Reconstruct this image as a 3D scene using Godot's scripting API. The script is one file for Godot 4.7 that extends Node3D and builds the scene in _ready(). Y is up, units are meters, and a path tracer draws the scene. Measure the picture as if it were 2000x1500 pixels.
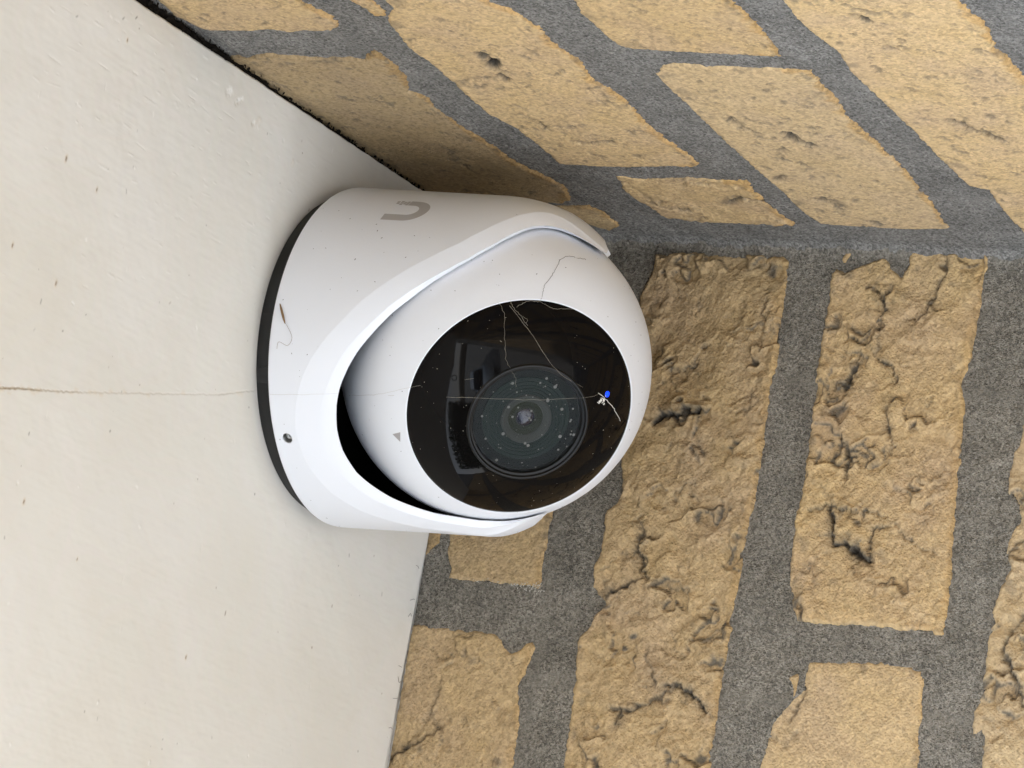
extends Node3D
# A white turret camera under a painted soffit board, in the corner of two yellow brick walls.
# y is up; the soffit is the plane y = 0, the front wall is the plane z = 0 (facing +z), the side wall the plane x = 0 (facing -x).
# Lengths inside the builders are millimetres unless a name ends in _m.

const MM := 0.001
const AXIS := Vector3(-0.0582, 0.0, 0.0713)      # the turret's vertical axis
const BALL := Vector3(-0.0582, -0.049, 0.0713)   # centre of the eyeball
const BALL_R := 41.8
const OPEN_AZ := -40.0                           # the way the housing opens, degrees from +z towards +x
const LOOK := Vector3(-0.517, -0.6149, 0.5954)   # where the eyeball points

var names := {}
var beds := [[], []]        # the outlines of the bricks of the front and of the side wall
var rng := RandomNumberGenerator.new()
var n_big := noise(11, 0.022, 2)
var n_mid := noise(12, 0.075, 4)
var n_warp_a := noise(13, 0.09, 2)
var n_warp_b := noise(14, 0.09, 2)
var n_edge_a := noise(15, 0.28, 3)
var n_edge_b := noise(16, 0.28, 3)
var n_ridge := noise(17, 0.052, 3, FastNoiseLite.FRACTAL_RIDGED)
var n_ridge_fine := noise(18, 0.13, 3, FastNoiseLite.FRACTAL_RIDGED)
var n_grain := noise(19, 0.62, 3)
var n_pit := noise(20, 0.16, 3)
var n_tint := noise(21, 0.05, 3)
var n_fold := noise(24, 0.055, 3)
var n_sand := noise(22, 1.1, 2)
var n_lump := noise(23, 0.33, 3)
var M := {}


func _ready() -> void:
	# ---- camera
	var cam := Camera3D.new()
	cam.name = "camera"
	cam.position = Vector3(-0.26122, -0.47817, 0.89756)
	cam.rotation_degrees = Vector3(26.4939, -13.4991, -86.4499)   # the photograph was taken with the phone turned on its side
	cam.fov = 12.352
	cam.near = 0.02
	cam.far = 200.0
	add_child(cam)
	cam.current = true
	# ---- sky, sun, exposure
	var sky_m := ProceduralSkyMaterial.new()
	sky_m.sky_top_color = Color(0.80, 0.87, 0.97)
	sky_m.sky_horizon_color = Color(0.98, 0.98, 0.97)
	sky_m.sky_curve = 0.2
	sky_m.ground_bottom_color = Color(0.42, 0.40, 0.37)
	sky_m.ground_horizon_color = Color(0.52, 0.51, 0.48)
	sky_m.sky_energy_multiplier = 1.2
	sky_m.sun_angle_max = 1.0
	var env := Environment.new()
	env.background_mode = Environment.BG_SKY
	env.sky = Sky.new()
	env.sky.sky_material = sky_m
	env.tonemap_mode = Environment.TONE_MAPPER_LINEAR
	env.tonemap_exposure = 3.15
	env.sdfgi_enabled = true
	env.ssao_enabled = true
	env.ssil_enabled = true
	var we := WorldEnvironment.new()
	we.name = "world_environment"
	we.environment = env
	add_child(we)
	var sun := DirectionalLight3D.new()
	sun.name = "sun"
	sun.light_energy = 1.2
	sun.light_color = Color(1.0, 0.99, 0.975)
	sun.light_angular_distance = 4.0
	sun.shadow_enabled = true
	sun.position = Vector3(-0.80, 0.75, -0.35)
	add_child(sun)
	sun.look_at_from_position(sun.position, Vector3.ZERO)
	# ---- the place
	rng.seed = 7
	materials()
	ground()
	hedge()
	car()
	soffit()
	front_wall()
	side_wall()
	turret()
	cobwebs()


# ------------------------------------------------------------------ small helpers

func noise(s: int, freq: float, octaves: int, kind := FastNoiseLite.FRACTAL_FBM) -> FastNoiseLite:
	var n := FastNoiseLite.new()
	n.seed = s
	n.noise_type = FastNoiseLite.TYPE_SIMPLEX_SMOOTH
	n.frequency = freq
	n.fractal_type = kind
	n.fractal_octaves = octaves
	return n


func numbered(called: String, parent: Node) -> String:
	var key := str(parent.get_instance_id()) + called
	var k: int = names.get(key, 0)
	names[key] = k + 1
	return called if k == 0 else "%s_%03d" % [called, k]


func obj(called: String, mesh: Mesh, mat: Material, parent: Node = self) -> MeshInstance3D:
	var o := MeshInstance3D.new()
	o.name = numbered(called, parent)
	o.mesh = mesh
	o.material_override = mat
	parent.add_child(o, true)
	return o


func thing(called: String, at := Vector3.ZERO) -> Node3D:
	var o := Node3D.new()
	o.name = numbered(called, self)
	o.position = at
	add_child(o, true)
	return o


func tag(o: Node, label: String, category: String, group := "", kind := "") -> Node:
	o.set_meta("label", label)
	if category:
		o.set_meta("category", category)
	if group:
		o.set_meta("group", group)
	if kind:
		o.set_meta("kind", kind)
	return o


func start() -> SurfaceTool:
	var st := SurfaceTool.new()
	st.begin(Mesh.PRIMITIVE_TRIANGLES)
	return st


func done(st: SurfaceTool) -> ArrayMesh:
	st.generate_normals()
	return st.commit()


func tri(st: SurfaceTool, a: Vector3, b: Vector3, c: Vector3, out: Vector3) -> void:
	# adds a triangle that faces the way of out, whatever the order of its corners
	st.add_vertex(a)
	if (b - a).cross(c - a).dot(out) > 0.0:
		st.add_vertex(c)
		st.add_vertex(b)
	else:
		st.add_vertex(b)
		st.add_vertex(c)


func quad(st: SurfaceTool, a: Vector3, b: Vector3, c: Vector3, d: Vector3, out: Vector3) -> void:
	tri(st, a, b, c, out)
	tri(st, a, c, d, out)


func steps(x: float, table: Array) -> float:
	# smooth reading of [[x, y], ...]
	if x <= table[0][0]:
		return table[0][1]
	for i in range(1, table.size()):
		if x <= table[i][0]:
			var p0: float = table[maxi(i - 2, 0)][1]
			var p3: float = table[mini(i + 1, table.size() - 1)][1]
			var f: float = (x - table[i - 1][0]) / (table[i][0] - table[i - 1][0])
			return lerpf(lerpf(table[i - 1][1], table[i][1], f), cubic_interpolate(table[i - 1][1], table[i][1], p0, p3, f), 0.5)
	return table[-1][1]


func lathe(profile: Array, cols: int, groups := []) -> ArrayMesh:
	# profile: [radius, height] pairs in mm, turned about +y; groups: a smooth group for each band
	var st := start()
	for k in range(profile.size() - 1):
		st.set_smooth_group(groups[k] if groups else 1)
		var a: Array = profile[k]
		var b: Array = profile[k + 1]
		var along := Vector2(b[0] - a[0], b[1] - a[1])
		for c in cols:
			var t0 := TAU * c / cols
			var t1 := TAU * (c + 1) / cols
			var d0 := Vector3(sin(t0), 0, cos(t0))
			var d1 := Vector3(sin(t1), 0, cos(t1))
			var out := (d0 + d1) * 0.5 * along.y + Vector3.UP * -along.x
			var p00: Vector3 = (d0 * a[0] + Vector3.UP * a[1]) * MM
			var p01: Vector3 = (d1 * a[0] + Vector3.UP * a[1]) * MM
			var p10: Vector3 = (d0 * b[0] + Vector3.UP * b[1]) * MM
			var p11: Vector3 = (d1 * b[0] + Vector3.UP * b[1]) * MM
			if b[0] > 0.0001:
				tri(st, p00, p10, p11, out)
			if a[0] > 0.0001:
				tri(st, p00, p11, p01, out)
	return done(st)


func tube(path: PackedVector3Array, r_m: float, sides := 5, taper := 1.0) -> ArrayMesh:
	var st := start()
	st.set_smooth_group(1)
	var rings := []
	for i in path.size():
		var t := (path[mini(i + 1, path.size() - 1)] - path[maxi(i - 1, 0)]).normalized()
		var u := t.cross(Vector3(0.31, 0.72, 0.62)).normalized()
		var v := t.cross(u)
		var ring := PackedVector3Array()
		var r := r_m * lerpf(1.0, taper, float(i) / maxi(path.size() - 1, 1))
		for k in sides:
			ring.append(path[i] + (u * cos(TAU * k / sides) + v * sin(TAU * k / sides)) * r)
		rings.append(ring)
	for i in range(path.size() - 1):
		for k in sides:
			var j := (k + 1) % sides
			var mid: Vector3 = (rings[i][k] + rings[i][j]) * 0.5 - path[i]
			quad(st, rings[i][k], rings[i][j], rings[i + 1][j], rings[i + 1][k], mid)
	for e in [0, path.size() - 1]:
		for k in range(1, sides - 1):
			tri(st, rings[e][0], rings[e][k], rings[e][k + 1], path[e] - path[path.size() / 2])
	return done(st)


func smooth_path(pts: PackedVector3Array, each: int, wobble_m: float) -> PackedVector3Array:
	var out := PackedVector3Array()
	for i in range(pts.size() - 1):
		var a := pts[maxi(i - 1, 0)]
		var d := pts[mini(i + 2, pts.size() - 1)]
		for k in each:
			var p := pts[i].cubic_interpolate(pts[i + 1], a, d, float(k) / each)
			out.append(p + Vector3(rng.randfn(), rng.randfn(), rng.randfn()) * wobble_m)
	out.append(pts[-1])
	return out


func outline(text: String) -> PackedVector2Array:
	# «s, t; s, t; ...» in tenths of a millimetre along a wall and up it
	var p := PackedVector2Array()
	for pair in text.split(";"):
		var xy := pair.split(",")
		p.append(Vector2(float(xy[0]), float(xy[1])) * 0.1)
	return p


func grain_a(a: float, b: float) -> float:
	return n_grain.get_noise_2d(a, b)


func inside(poly: PackedVector2Array, p: Vector2) -> float:
	# signed distance in mm, positive inside
	var n := poly.size()
	var best := 1e12
	var odd := false
	var b := poly[n - 1]
	for i in n:
		var a := poly[i]
		var e := b - a
		var w := p - a
		var q := w - e * clampf(w.dot(e) / e.length_squared(), 0.0, 1.0)
		var d := q.length_squared()
		if d < best:
			best = d
		if (a.y > p.y) != (b.y > p.y) and p.x < e.x * (p.y - a.y) / e.y + a.x:
			odd = not odd
		b = a
	return sqrt(best) if odd else -sqrt(best)


func grain_texture(s: int, freq: float, ramp: Array, octaves := 3, side := 1024, grains := false) -> NoiseTexture2D:
	var t := NoiseTexture2D.new()
	t.width = side
	t.height = side
	t.seamless = true
	var n := noise(s, freq, octaves)
	if grains:      # every grain of sand has a tone of its own
		n.noise_type = FastNoiseLite.TYPE_CELLULAR
		n.cellular_return_type = FastNoiseLite.RETURN_CELL_VALUE
		n.cellular_jitter = 1.0
		n.domain_warp_enabled = true
		n.domain_warp_amplitude = 6.0
		n.domain_warp_frequency = 0.15
	t.noise = n
	if ramp:
		var g := Gradient.new()
		g.offsets = PackedFloat32Array(ramp.map(func(r): return r[0]))
		g.colors = PackedColorArray(ramp.map(func(r): return Color(r[1], r[1], r[1]).linear_to_srgb()))
		t.color_ramp = g
	return t


func mat(c: Color, rough: float, metal := 0.0, spec := 0.5) -> StandardMaterial3D:
	# c is the real-world base colour, in linear values
	var m := StandardMaterial3D.new()
	m.albedo_color = c.linear_to_srgb()
	m.roughness = rough
	m.metallic = metal
	m.metallic_specular = spec
	return m


func materials() -> void:
	var sand_relief := grain_texture(31, 0.13, [], 3)
	var brick := mat(Color(1, 1, 1), 0.95, 0.0, 0.3)
	brick.vertex_color_use_as_albedo = true
	brick.albedo_texture = grain_texture(32, 0.14, [[0.0, 0.40], [0.2, 0.66], [0.45, 0.80], [0.7, 0.90], [0.9, 1.0]], 3, 1024, true)
	brick.heightmap_enabled = true
	brick.heightmap_texture = sand_relief
	brick.heightmap_scale = 0.034
	M.brick = brick
	var mortar := mat(Color(1, 1, 1), 1.0, 0.0, 0.2)
	mortar.vertex_color_use_as_albedo = true
	mortar.albedo_texture = grain_texture(33, 0.16, [[0.0, 0.12], [0.2, 0.33], [0.45, 0.54], [0.66, 0.70], [0.84, 0.90], [0.95, 1.0]], 3, 1024, true)
	mortar.heightmap_enabled = true
	mortar.heightmap_texture = sand_relief
	mortar.heightmap_scale = 0.05
	M.mortar = mortar
	var plastic := mat(Color(0.78, 0.795, 0.84), 0.42)
	plastic.heightmap_enabled = true
	plastic.heightmap_texture = grain_texture(34, 0.09, [], 3, 512)
	plastic.heightmap_scale = 0.0016
	plastic.uv1_triplanar = true
	plastic.uv1_scale = Vector3.ONE * 25.0
	M.white_plastic = plastic
	M.black_plastic = mat(Color(0.010, 0.010, 0.010), 0.55)
	M.black_inside = mat(Color(0.004, 0.004, 0.004), 0.8, 0.0, 0.2)
	M.cover = mat(Color(0.0035, 0.003, 0.003), 0.03, 0.0, 0.235)
	M.ring = mat(Color(0.006, 0.006, 0.006), 0.28, 0.0, 0.35)
	M.well = mat(Color(0.003, 0.005, 0.0045), 0.5, 0.0, 0.12)
	M.lens_disc = mat(Color(0.009, 0.0150, 0.0132), 0.6, 0.0, 0.12)
	M.lens_barrel = mat(Color(0.028, 0.032, 0.029), 0.45, 0.0, 0.2)
	M.lens_inner = mat(Color(0.008, 0.011, 0.005), 0.35, 0.0, 0.2)
	M.lens = mat(Color(0.006, 0.005, 0.014), 0.02)
	M.glint = mat(Color(0.10, 0.07, 0.20), 0.1)
	var pane := mat(Color(0.01, 0.012, 0.012), 0.02, 0.0, 0.2)
	pane.albedo_color.a = 0.02
	pane.transparency = BaseMaterial3D.TRANSPARENCY_ALPHA
	M.pane = pane
	M.steel = mat(Color(0.5, 0.5, 0.5), 0.3, 0.85)
	M.mark = mat(Color(0.36, 0.34, 0.335), 0.5)
	M.logo = mat(Color(0.43, 0.415, 0.415), 0.5)
	M.dust = mat(Color(0.13, 0.13, 0.12), 0.9)
	M.dirt = mat(Color(0.10, 0.085, 0.07), 0.9)
	M.web = mat(Color(0.42, 0.38, 0.31), 0.8)
	M.web_dark = mat(Color(0.10, 0.08, 0.07), 0.8)
	M.web_white = mat(Color(0.75, 0.72, 0.66), 0.8)
	M.salt = mat(Color(0.50, 0.47, 0.41), 0.9)
	M.husk = mat(Color(0.22, 0.13, 0.06), 0.8)
	var led := mat(Color(0.0, 0.02, 0.2), 0.2)
	led.emission_enabled = true
	led.emission = Color(0.02, 0.22, 1.0)
	led.emission_energy_multiplier = 0.75
	M.led = led
	M.car_paint = mat(Color(0.72, 0.78, 0.85), 0.2)
	M.car_glass = mat(Color(0.01, 0.012, 0.014), 0.05)
	M.tyre = mat(Color(0.02, 0.02, 0.02), 0.8)
	M.car_lamp = mat(Color(0.7, 0.72, 0.74), 0.1)
	M.gap_shade_debris = mat(Color(0.012, 0.010, 0.008), 1.0, 0.0, 0.1)  # near-black, paints the shade in the soffit gap
	M.leaf = mat(Color(0.05, 0.075, 0.03), 0.6)
	M.twig = mat(Color(0.035, 0.03, 0.02), 0.9)
	M.ground = mat(Color(0.38, 0.36, 0.325), 0.9)
	M.drive = mat(Color(0.60, 0.59, 0.57), 0.9)


# ------------------------------------------------------------------ ground and soffit

func ground() -> void:
	var m := PlaneMesh.new()
	m.size = Vector2(60, 60)
	var g := obj("ground", m, M.ground)
	g.position.y = -2.45
	tag(g, "dark brown ground far below the soffit", "ground", "", "structure")
	var slab := BoxMesh.new()
	slab.size = Vector3(6.0, 0.1, 8.0)
	var d := obj("driveway", slab, M.drive)
	d.position = Vector3(-3.9, -2.44, -0.6)
	tag(d, "pale concrete driveway beside the house", "driveway", "", "structure")


func car() -> void:
	# the pale car parked behind the viewer, which the glossy cover mirrors
	var t := thing("parked_car", Vector3(-2.7, -2.39, 5.6))
	t.rotation_degrees.y = 62.0
	tag(t, "pale silver blue car parked on the driveway", "car")
	var side_view := [Vector2(-2.0, 0.35), Vector2(-2.05, 0.62), Vector2(-1.95, 0.86), Vector2(-1.0, 0.98), Vector2(-0.9, 1.0), Vector2(0.95, 1.02), Vector2(1.9, 0.95), Vector2(2.05, 0.7), Vector2(2.02, 0.35), Vector2(1.7, 0.25), Vector2(-1.7, 0.25)]
	obj("body", slab_of(side_view, [[-0.84, 0.93], [-0.78, 1.0], [0.78, 1.0], [0.84, 0.93]], Vector2(0, 0.6)), M.car_paint, t)
	var roof := [Vector2(-0.42, 1.36), Vector2(-0.25, 1.44), Vector2(0.35, 1.47), Vector2(0.95, 1.42), Vector2(1.1, 1.36)]
	obj("roof", slab_of(roof, [[-0.60, 0.9], [-0.55, 1.0], [0.55, 1.0], [0.60, 0.9]], Vector2(0.3, 1.36)), M.car_paint, t)
	var glass := [Vector2(-1.05, 0.97), Vector2(-0.44, 1.37), Vector2(1.08, 1.37), Vector2(1.75, 0.97)]
	obj("windows", slab_of(glass, [[-0.68, 1.0], [-0.62, 1.0], [0.62, 1.0], [0.68, 1.0]], Vector2(0.3, 1.1)), M.car_glass, t)
	for k in 2:
		for z in [-0.6, 0.6]:
			var post := tube(PackedVector3Array([Vector3([-1.02, 1.72][k], 0.97, z * 1.15), Vector3([-0.43, 1.08][k], 1.39, z)]), 0.04, 6)
			obj("pillar", post, M.car_paint, t)
	for x in [-1.3, 1.3]:
		for z in [-0.78, 0.78]:
			var w := obj("wheel", lathe([[0, -95], [190, -95], [200, -90], [300, -100], [320, -70], [320, 70], [300, 100], [200, 90], [190, 95], [0, 95]], 28, [1, 1, 2, 3, 3, 3, 2, 1, 1]), M.tyre, t)
			w.transform = Transform3D(Basis(Vector3.RIGHT, PI / 2), Vector3(x, 0.32, z))
			var rim := obj("rim", lathe([[0, 104], [60, 108], [80, 100], [185, 104], [185, 96]], 24, [1, 2, 2, 3]), M.steel, w)
			if z < 0.0:
				rim.rotation.x = PI
	for z in [-0.6, 0.6]:
		obj("headlight", slab_of([Vector2(-2.07, 0.66), Vector2(-2.0, 0.78), Vector2(-1.8, 0.8), Vector2(-1.9, 0.66)], [[z - 0.17, 0.9], [z, 1.0], [z + 0.17, 0.9]], Vector2(-1.95, 0.7)), M.car_lamp, t)


func slab_of(outline_xy: Array, layers: Array, middle: Vector2) -> ArrayMesh:
	# an outline carried across from layer to layer ([z, scale about middle]), closed at both ends
	var st := start()
	var n := outline_xy.size()
	var at := func(k: int, l: int) -> Vector3:
		var p: Vector2 = middle + (outline_xy[k % n] - middle) * layers[l][1]
		return Vector3(p.x, p.y, layers[l][0])
	for l in range(layers.size() - 1):
		for k in n:
			st.set_smooth_group(1)
			var mid: Vector3 = (at.call(k, l) + at.call(k + 1, l)) * 0.5
			quad(st, at.call(k, l), at.call(k + 1, l), at.call(k + 1, l + 1), at.call(k, l + 1), mid - Vector3(middle.x, middle.y, mid.z))
	for e in [0, layers.size() - 1]:
		for k in n:
			st.set_smooth_group(2)
			tri(st, at.call(k, e), at.call(k + 1, e), Vector3(middle.x, middle.y, layers[e][0]), Vector3(0, 0, layers[e][0] - (layers[0][0] + layers[-1][0]) * 0.5))
	return done(st)


func hedge() -> void:
	# the garden hedge that the glossy cover mirrors: a bank of leaves in front of the open side
	var st := start()
	var n := noise(51, 0.9, 3)
	for k in 15000:
		var z := rng.randf_range(-0.4, 9.0)
		var y := -2.45 + 4.2 * pow(rng.randf(), 0.8)
		var top := 1.7 + 0.35 * n.get_noise_1d(z * 2.0)
		if y > top:
			continue
		var x := -7.6 + 0.45 * n.get_noise_2d(z * 1.6, y * 1.6) - rng.randf() * 0.5
		var c := Vector3(x, y, z)
		var u := Vector3(rng.randfn(), rng.randfn(), rng.randfn()).normalized() * 0.10
		var v := u.cross(Vector3(rng.randfn(), rng.randfn(), rng.randfn()).normalized()) * 0.6
		tri(st, c - u, c + v, c + u, Vector3(1, 0.3, -0.3))
		tri(st, c - u, c + u, c - v, Vector3(1, 0.3, -0.3))
	var core := start()
	for k in 46:
		var z0 := -0.2 + k * 0.2
		quad(core, Vector3(-8.15, -2.45, z0), Vector3(-8.15, -2.45, z0 + 0.2), Vector3(-8.15, 1.2, z0 + 0.2), Vector3(-8.15, 1.2, z0), Vector3(1, 0, 0))
	var h := thing("hedge", Vector3.ZERO)
	tag(h, "dark green garden hedge across the drive from the house", "hedge")
	obj("foliage", done(st), M.leaf, h)
	obj("twigs", done(core), M.twig, h)


func soffit() -> void:
	# the painted board: its underside carries a relief of brush marks, runs, dents and chips, all of it paint
	var side := 1536
	var tile := 340.0
	var px := side / tile
	var height := PackedFloat32Array()
	height.resize(side * side)
	var shade := PackedFloat32Array()
	shade.resize(side * side * 3)
	var n_roll := noise(41, 0.11, 3)
	var n_wave := noise(42, 0.03, 2)
	var n_streak := noise(43, 0.5, 2)
	var n_stain := noise(44, 0.012, 3)
	for j in side:
		var z := j / px
		for i in side:
			var x := i / px
			var k := j * side + i
			height[k] = 0.085 * n_roll.get_noise_2d(x, z * 0.7) + 0.20 * n_wave.get_noise_2d(x, z) + 0.014 * n_streak.get_noise_2d(x, z * 0.08)
			var s := n_stain.get_noise_2d(x, z)
			shade[k * 3] = 0.71 + 0.03 * s
			shade[k * 3 + 1] = 0.685 + 0.035 * s
			shade[k * 3 + 2] = 0.635 + 0.05 * s
	var paint := func(x: float, z: float, half_long: float, half_wide: float, turn: float, rise: float, tint: Color, amount: float) -> void:
		# a soft mark: x away from the side wall, z away from the front wall, in mm
		var reach := half_long * 1.6 + 0.3
		var cs := cos(turn)
		var sn := sin(turn)
		for j in range(maxi(int((z - reach) * px), 0), mini(int((z + reach) * px) + 1, side)):
			for i in range(maxi(int((x - reach) * px), 0), mini(int((x + reach) * px) + 1, side)):
				var dx := i / px - x
				var dz := j / px - z
				var a := (dx * cs + dz * sn) / half_long
				var b := (-dx * sn + dz * cs) / half_wide
				b += 0.5 * n_roll.get_noise_2d(i * 1.7, j * 1.7)
				var f := exp(-(a * a * a * a + b * b))
				if f < 0.02:
					continue
				var k := j * side + i
				height[k] += rise * f
				var t := minf(1.0, f * amount)
				shade[k * 3] = lerpf(shade[k * 3], tint.r, t)
				shade[k * 3 + 1] = lerpf(shade[k * 3 + 1], tint.g, t)
				shade[k * 3 + 2] = lerpf(shade[k * 3 + 2], tint.b, t)
	var white := Color(0.82, 0.80, 0.76)
	var brown := Color(0.20, 0.13, 0.08)
	var grey := Color(0.22, 0.20, 0.17)
	var cream := Color(0.66, 0.58, 0.47)
	# raised paint runs along the board, thickest near the side wall
	for k in 230:
		var x := 4.0 + absf(rng.randfn()) * 38.0
		var z := rng.randf_range(60.0, 235.0)
		paint.call(x, z, rng.randf_range(0.4, 1.0) + 2.6 * pow(rng.randf(), 4.0), rng.randf_range(0.16, 0.36), PI / 2 + rng.randfn() * 0.06, rng.randf_range(-0.07, 0.08), white, 0.08)
	for k in 110:
		paint.call(rng.randf_range(10, 330), rng.randf_range(5, 330), rng.randf_range(0.3, 1.1), rng.randf_range(0.2, 0.4), rng.randfn() * 0.2, rng.randf_range(-0.06, 0.06), white, 0.08)
	# the chipped place, blisters and knocks
	for c in [[9.1, 150.2, 1.6, 1.0, 0.6], [10.2, 145.5, 1.2, 0.6, 0.5], [9.2, 144.3, 1.5, 0.5, 0.5], [12.5, 136.0, 0.9, 0.6, 0.3]]:
		paint.call(c[0], c[1], c[2], c[3], 0.9, -0.25, white, 0.9)
	for c in [[11.6, 133.5, 1.7, 1.0], [16.0, 113.0, 1.1, 0.7]]:
		paint.call(c[0], c[1], c[2], c[3], 0.4, 0.1, cream, 0.5)
		paint.call(c[0] + 0.3, c[1], c[2] * 0.7, c[3] * 0.6, 0.4, -0.1, white, 0.5)
	for k in 30:
		paint.call(rng.randf_range(4, 200), rng.randf_range(5, 235), rng.randf_range(0.3, 0.9), rng.randf_range(0.25, 0.5), rng.randf() * PI, rng.randf_range(-0.15, 0.2), white, 0.7)
	for k in 40:
		paint.call(rng.randf_range(5, 320), rng.randf_range(5, 300), rng.randf_range(3.0, 11.0), rng.randf_range(1.5, 4.5), rng.randf() * PI, 0.0, Color(0.66, 0.61, 0.53), rng.randf_range(0.08, 0.25))
	# insect specks and dirt
	for k in 260:
		var r := rng.randf_range(0.07, 0.26)
		paint.call(rng.randf_range(3, 320), rng.randf_range(3, 320), r * rng.randf_range(1.0, 3.0), r, rng.randf_range(-0.5, 0.9), 0.03, grey if k % 3 else brown, rng.randf_range(0.25, 1.0))
	for c in [[51.7, 200.4, 0.9], [78.2, 209.6, 1.1], [48.8, 215.6, 1.2], [13.0, 200.0, 0.8], [75.0, 230.0, 1.0], [131.0, 205.0, 1.0], [96.0, 232.0, 0.8], [139.0, 178.0, 0.7], [152.0, 120.0, 0.9]]:
		paint.call(c[0], c[1], c[2], c[2] * 0.45, 0.2, 0.05, cream, 0.9)
		paint.call(c[0], c[1], c[2] * 0.5, c[2] * 0.3, 0.2, 0.05, brown, 0.8)
	# a hairline crack in the paint, stained brown where it opens
	var crack := [[108, 224], [106, 216], [104, 207], [100, 190], [92, 159], [84, 128], [78, 110]]
	for q in range(crack.size() - 1):
		for s in 70:
			var f := s / 70.0
			var x: float = lerpf(crack[q][0], crack[q + 1][0], f) + 0.35 * n_roll.get_noise_1d(q * 90.0 + s * 1.4)
			var z: float = lerpf(crack[q][1], crack[q + 1][1], f)
			var fade: float = 0.34 * (1.0 - (q + f) / 6.0) + 0.05
			paint.call(x, z, 0.5, 0.16, PI / 2, -0.05, Color(0.36, 0.28, 0.19), fade)
			if rng.randf() < 0.25 * fade:
				paint.call(x + rng.randfn() * 0.5, z, 1.0, 0.5, PI / 2, 0.02, cream, 0.5)
	var colour := Image.create(side, side, false, Image.FORMAT_RGB8)
	for j in side:
		for i in side:
			var k := (j * side + i) * 3
			colour.set_pixel(i, j, Color(shade[k], shade[k + 1], shade[k + 2]).linear_to_srgb())
	var relief := Image.create_from_data(side, side, false, Image.FORMAT_RF, height.to_byte_array())
	var m := mat(Color(1, 1, 1), 0.5, 0.0, 0.4)
	m.albedo_texture = ImageTexture.create_from_image(colour)
	m.heightmap_enabled = true
	m.heightmap_texture = ImageTexture.create_from_image(relief)
	m.heightmap_scale = 0.1     # the relief is in millimetres
	# the board itself, its lower arrises rounded; towards the side wall it runs a little out of true and leaves a gap
	var st := start()
	st.set_smooth_group(1)
	var zs := []
	for k in 330:
		zs.append(k * 1.0)
	for k in 12:
		zs.append(330.0 + (k + 1) * 50.0)
	var rows := []
	for z in zs:
		var wob := 0.22 * n_roll.get_noise_2d(900.0, z * 1.3)
		var x0 := -(0.5 + maxf(0.0, z - 30.0) * 0.0158) + wob if z < 330.0 else -5.0
		var r := clampf(0.35 + (z - 45.0) * 0.011, 0.35, 1.9)
		var lip := clampf(0.3 + (z - 45.0) * 0.008, 0.3, 1.1)
		var row := []
		row.append(Vector3(x0 + lip, 140.0, z))
		row.append(Vector3(x0 + lip, r + 0.6, z))
		for a in 5:
			var f := (a + 1) / 5.0 * PI / 2
			row.append(Vector3(x0 + lip * cos(f), r * (1.0 - sin(f)), z))
		for x in [-12.0, -25.0, -50.0, -90.0, -140.0, -190.0, -230.0, -285.0]:
			row.append(Vector3(x, 0.0, z))
		row.append(Vector3(-285.0, 140.0, z))
		rows.append(row)
	for j in range(rows.size() - 1):
		for i in range(rows[0].size() - 1):
			var a: Vector3 = rows[j][i]
			var b: Vector3 = rows[j][i + 1]
			var c: Vector3 = rows[j + 1][i + 1]
			var d: Vector3 = rows[j + 1][i]
			# the end towards the front wall is cut a little out of square, with a softened edge
			var fix := func(p: Vector3) -> Vector3:
				return Vector3(p.x, p.y, 0.6 + maxf(0.0, -p.x - 80.0) * 0.03 + 0.15 * n_roll.get_noise_2d(p.x * 2.0, 500.0)) if p.z < 0.5 else p
			var out := Vector3(1, 0, 0) if i < 2 else (Vector3(-1, 0, 0) if i == rows[0].size() - 2 else Vector3(0.3, -1, 0))
			st.set_smooth_group(2 if i == rows[0].size() - 2 else 1)
			var q := [fix.call(a), fix.call(b), fix.call(c), fix.call(d)]
			var order := [0, 1, 2, 0, 2, 3]
			if (q[1] - q[0]).cross(q[2] - q[0]).dot(out) > 0.0:
				order = [0, 2, 1, 0, 3, 2]
			for o in order:
				st.set_uv(Vector2(-q[o].x / tile, q[o].z / tile))
				st.add_vertex(q[o] * MM)
	# ends and top
	st.set_smooth_group(3)
	for e in [[0.6, Vector3(0, 0, -1)], [930.0, Vector3(0, 0, 1)]]:
		st.set_uv(Vector2.ZERO)
		quad(st, Vector3(-0.2, 0.05, e[0]) * MM, Vector3(-285, 0.05, e[0]) * MM, Vector3(-285, 140, e[0]) * MM, Vector3(-0.2, 140, e[0]) * MM, e[1])
	quad(st, Vector3(0, 140, 0.6) * MM, Vector3(-285, 140, 0.6) * MM, Vector3(-285, 140, 930) * MM, Vector3(0, 140, 930) * MM, Vector3.UP)
	var board := obj("soffit_board", done(st), m)
	# near-black strip with debris clumps that paints the gap's shade along the side wall
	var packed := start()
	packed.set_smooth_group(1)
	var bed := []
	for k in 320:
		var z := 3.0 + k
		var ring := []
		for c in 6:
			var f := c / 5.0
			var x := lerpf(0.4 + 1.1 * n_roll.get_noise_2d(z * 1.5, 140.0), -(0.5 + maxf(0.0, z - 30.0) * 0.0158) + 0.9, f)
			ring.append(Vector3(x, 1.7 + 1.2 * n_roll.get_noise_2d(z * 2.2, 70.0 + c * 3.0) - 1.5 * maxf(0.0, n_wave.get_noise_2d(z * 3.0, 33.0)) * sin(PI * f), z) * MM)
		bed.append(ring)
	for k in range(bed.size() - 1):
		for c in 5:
			quad(packed, bed[k][c], bed[k][c + 1], bed[k + 1][c + 1], bed[k + 1][c], Vector3.DOWN)
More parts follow.
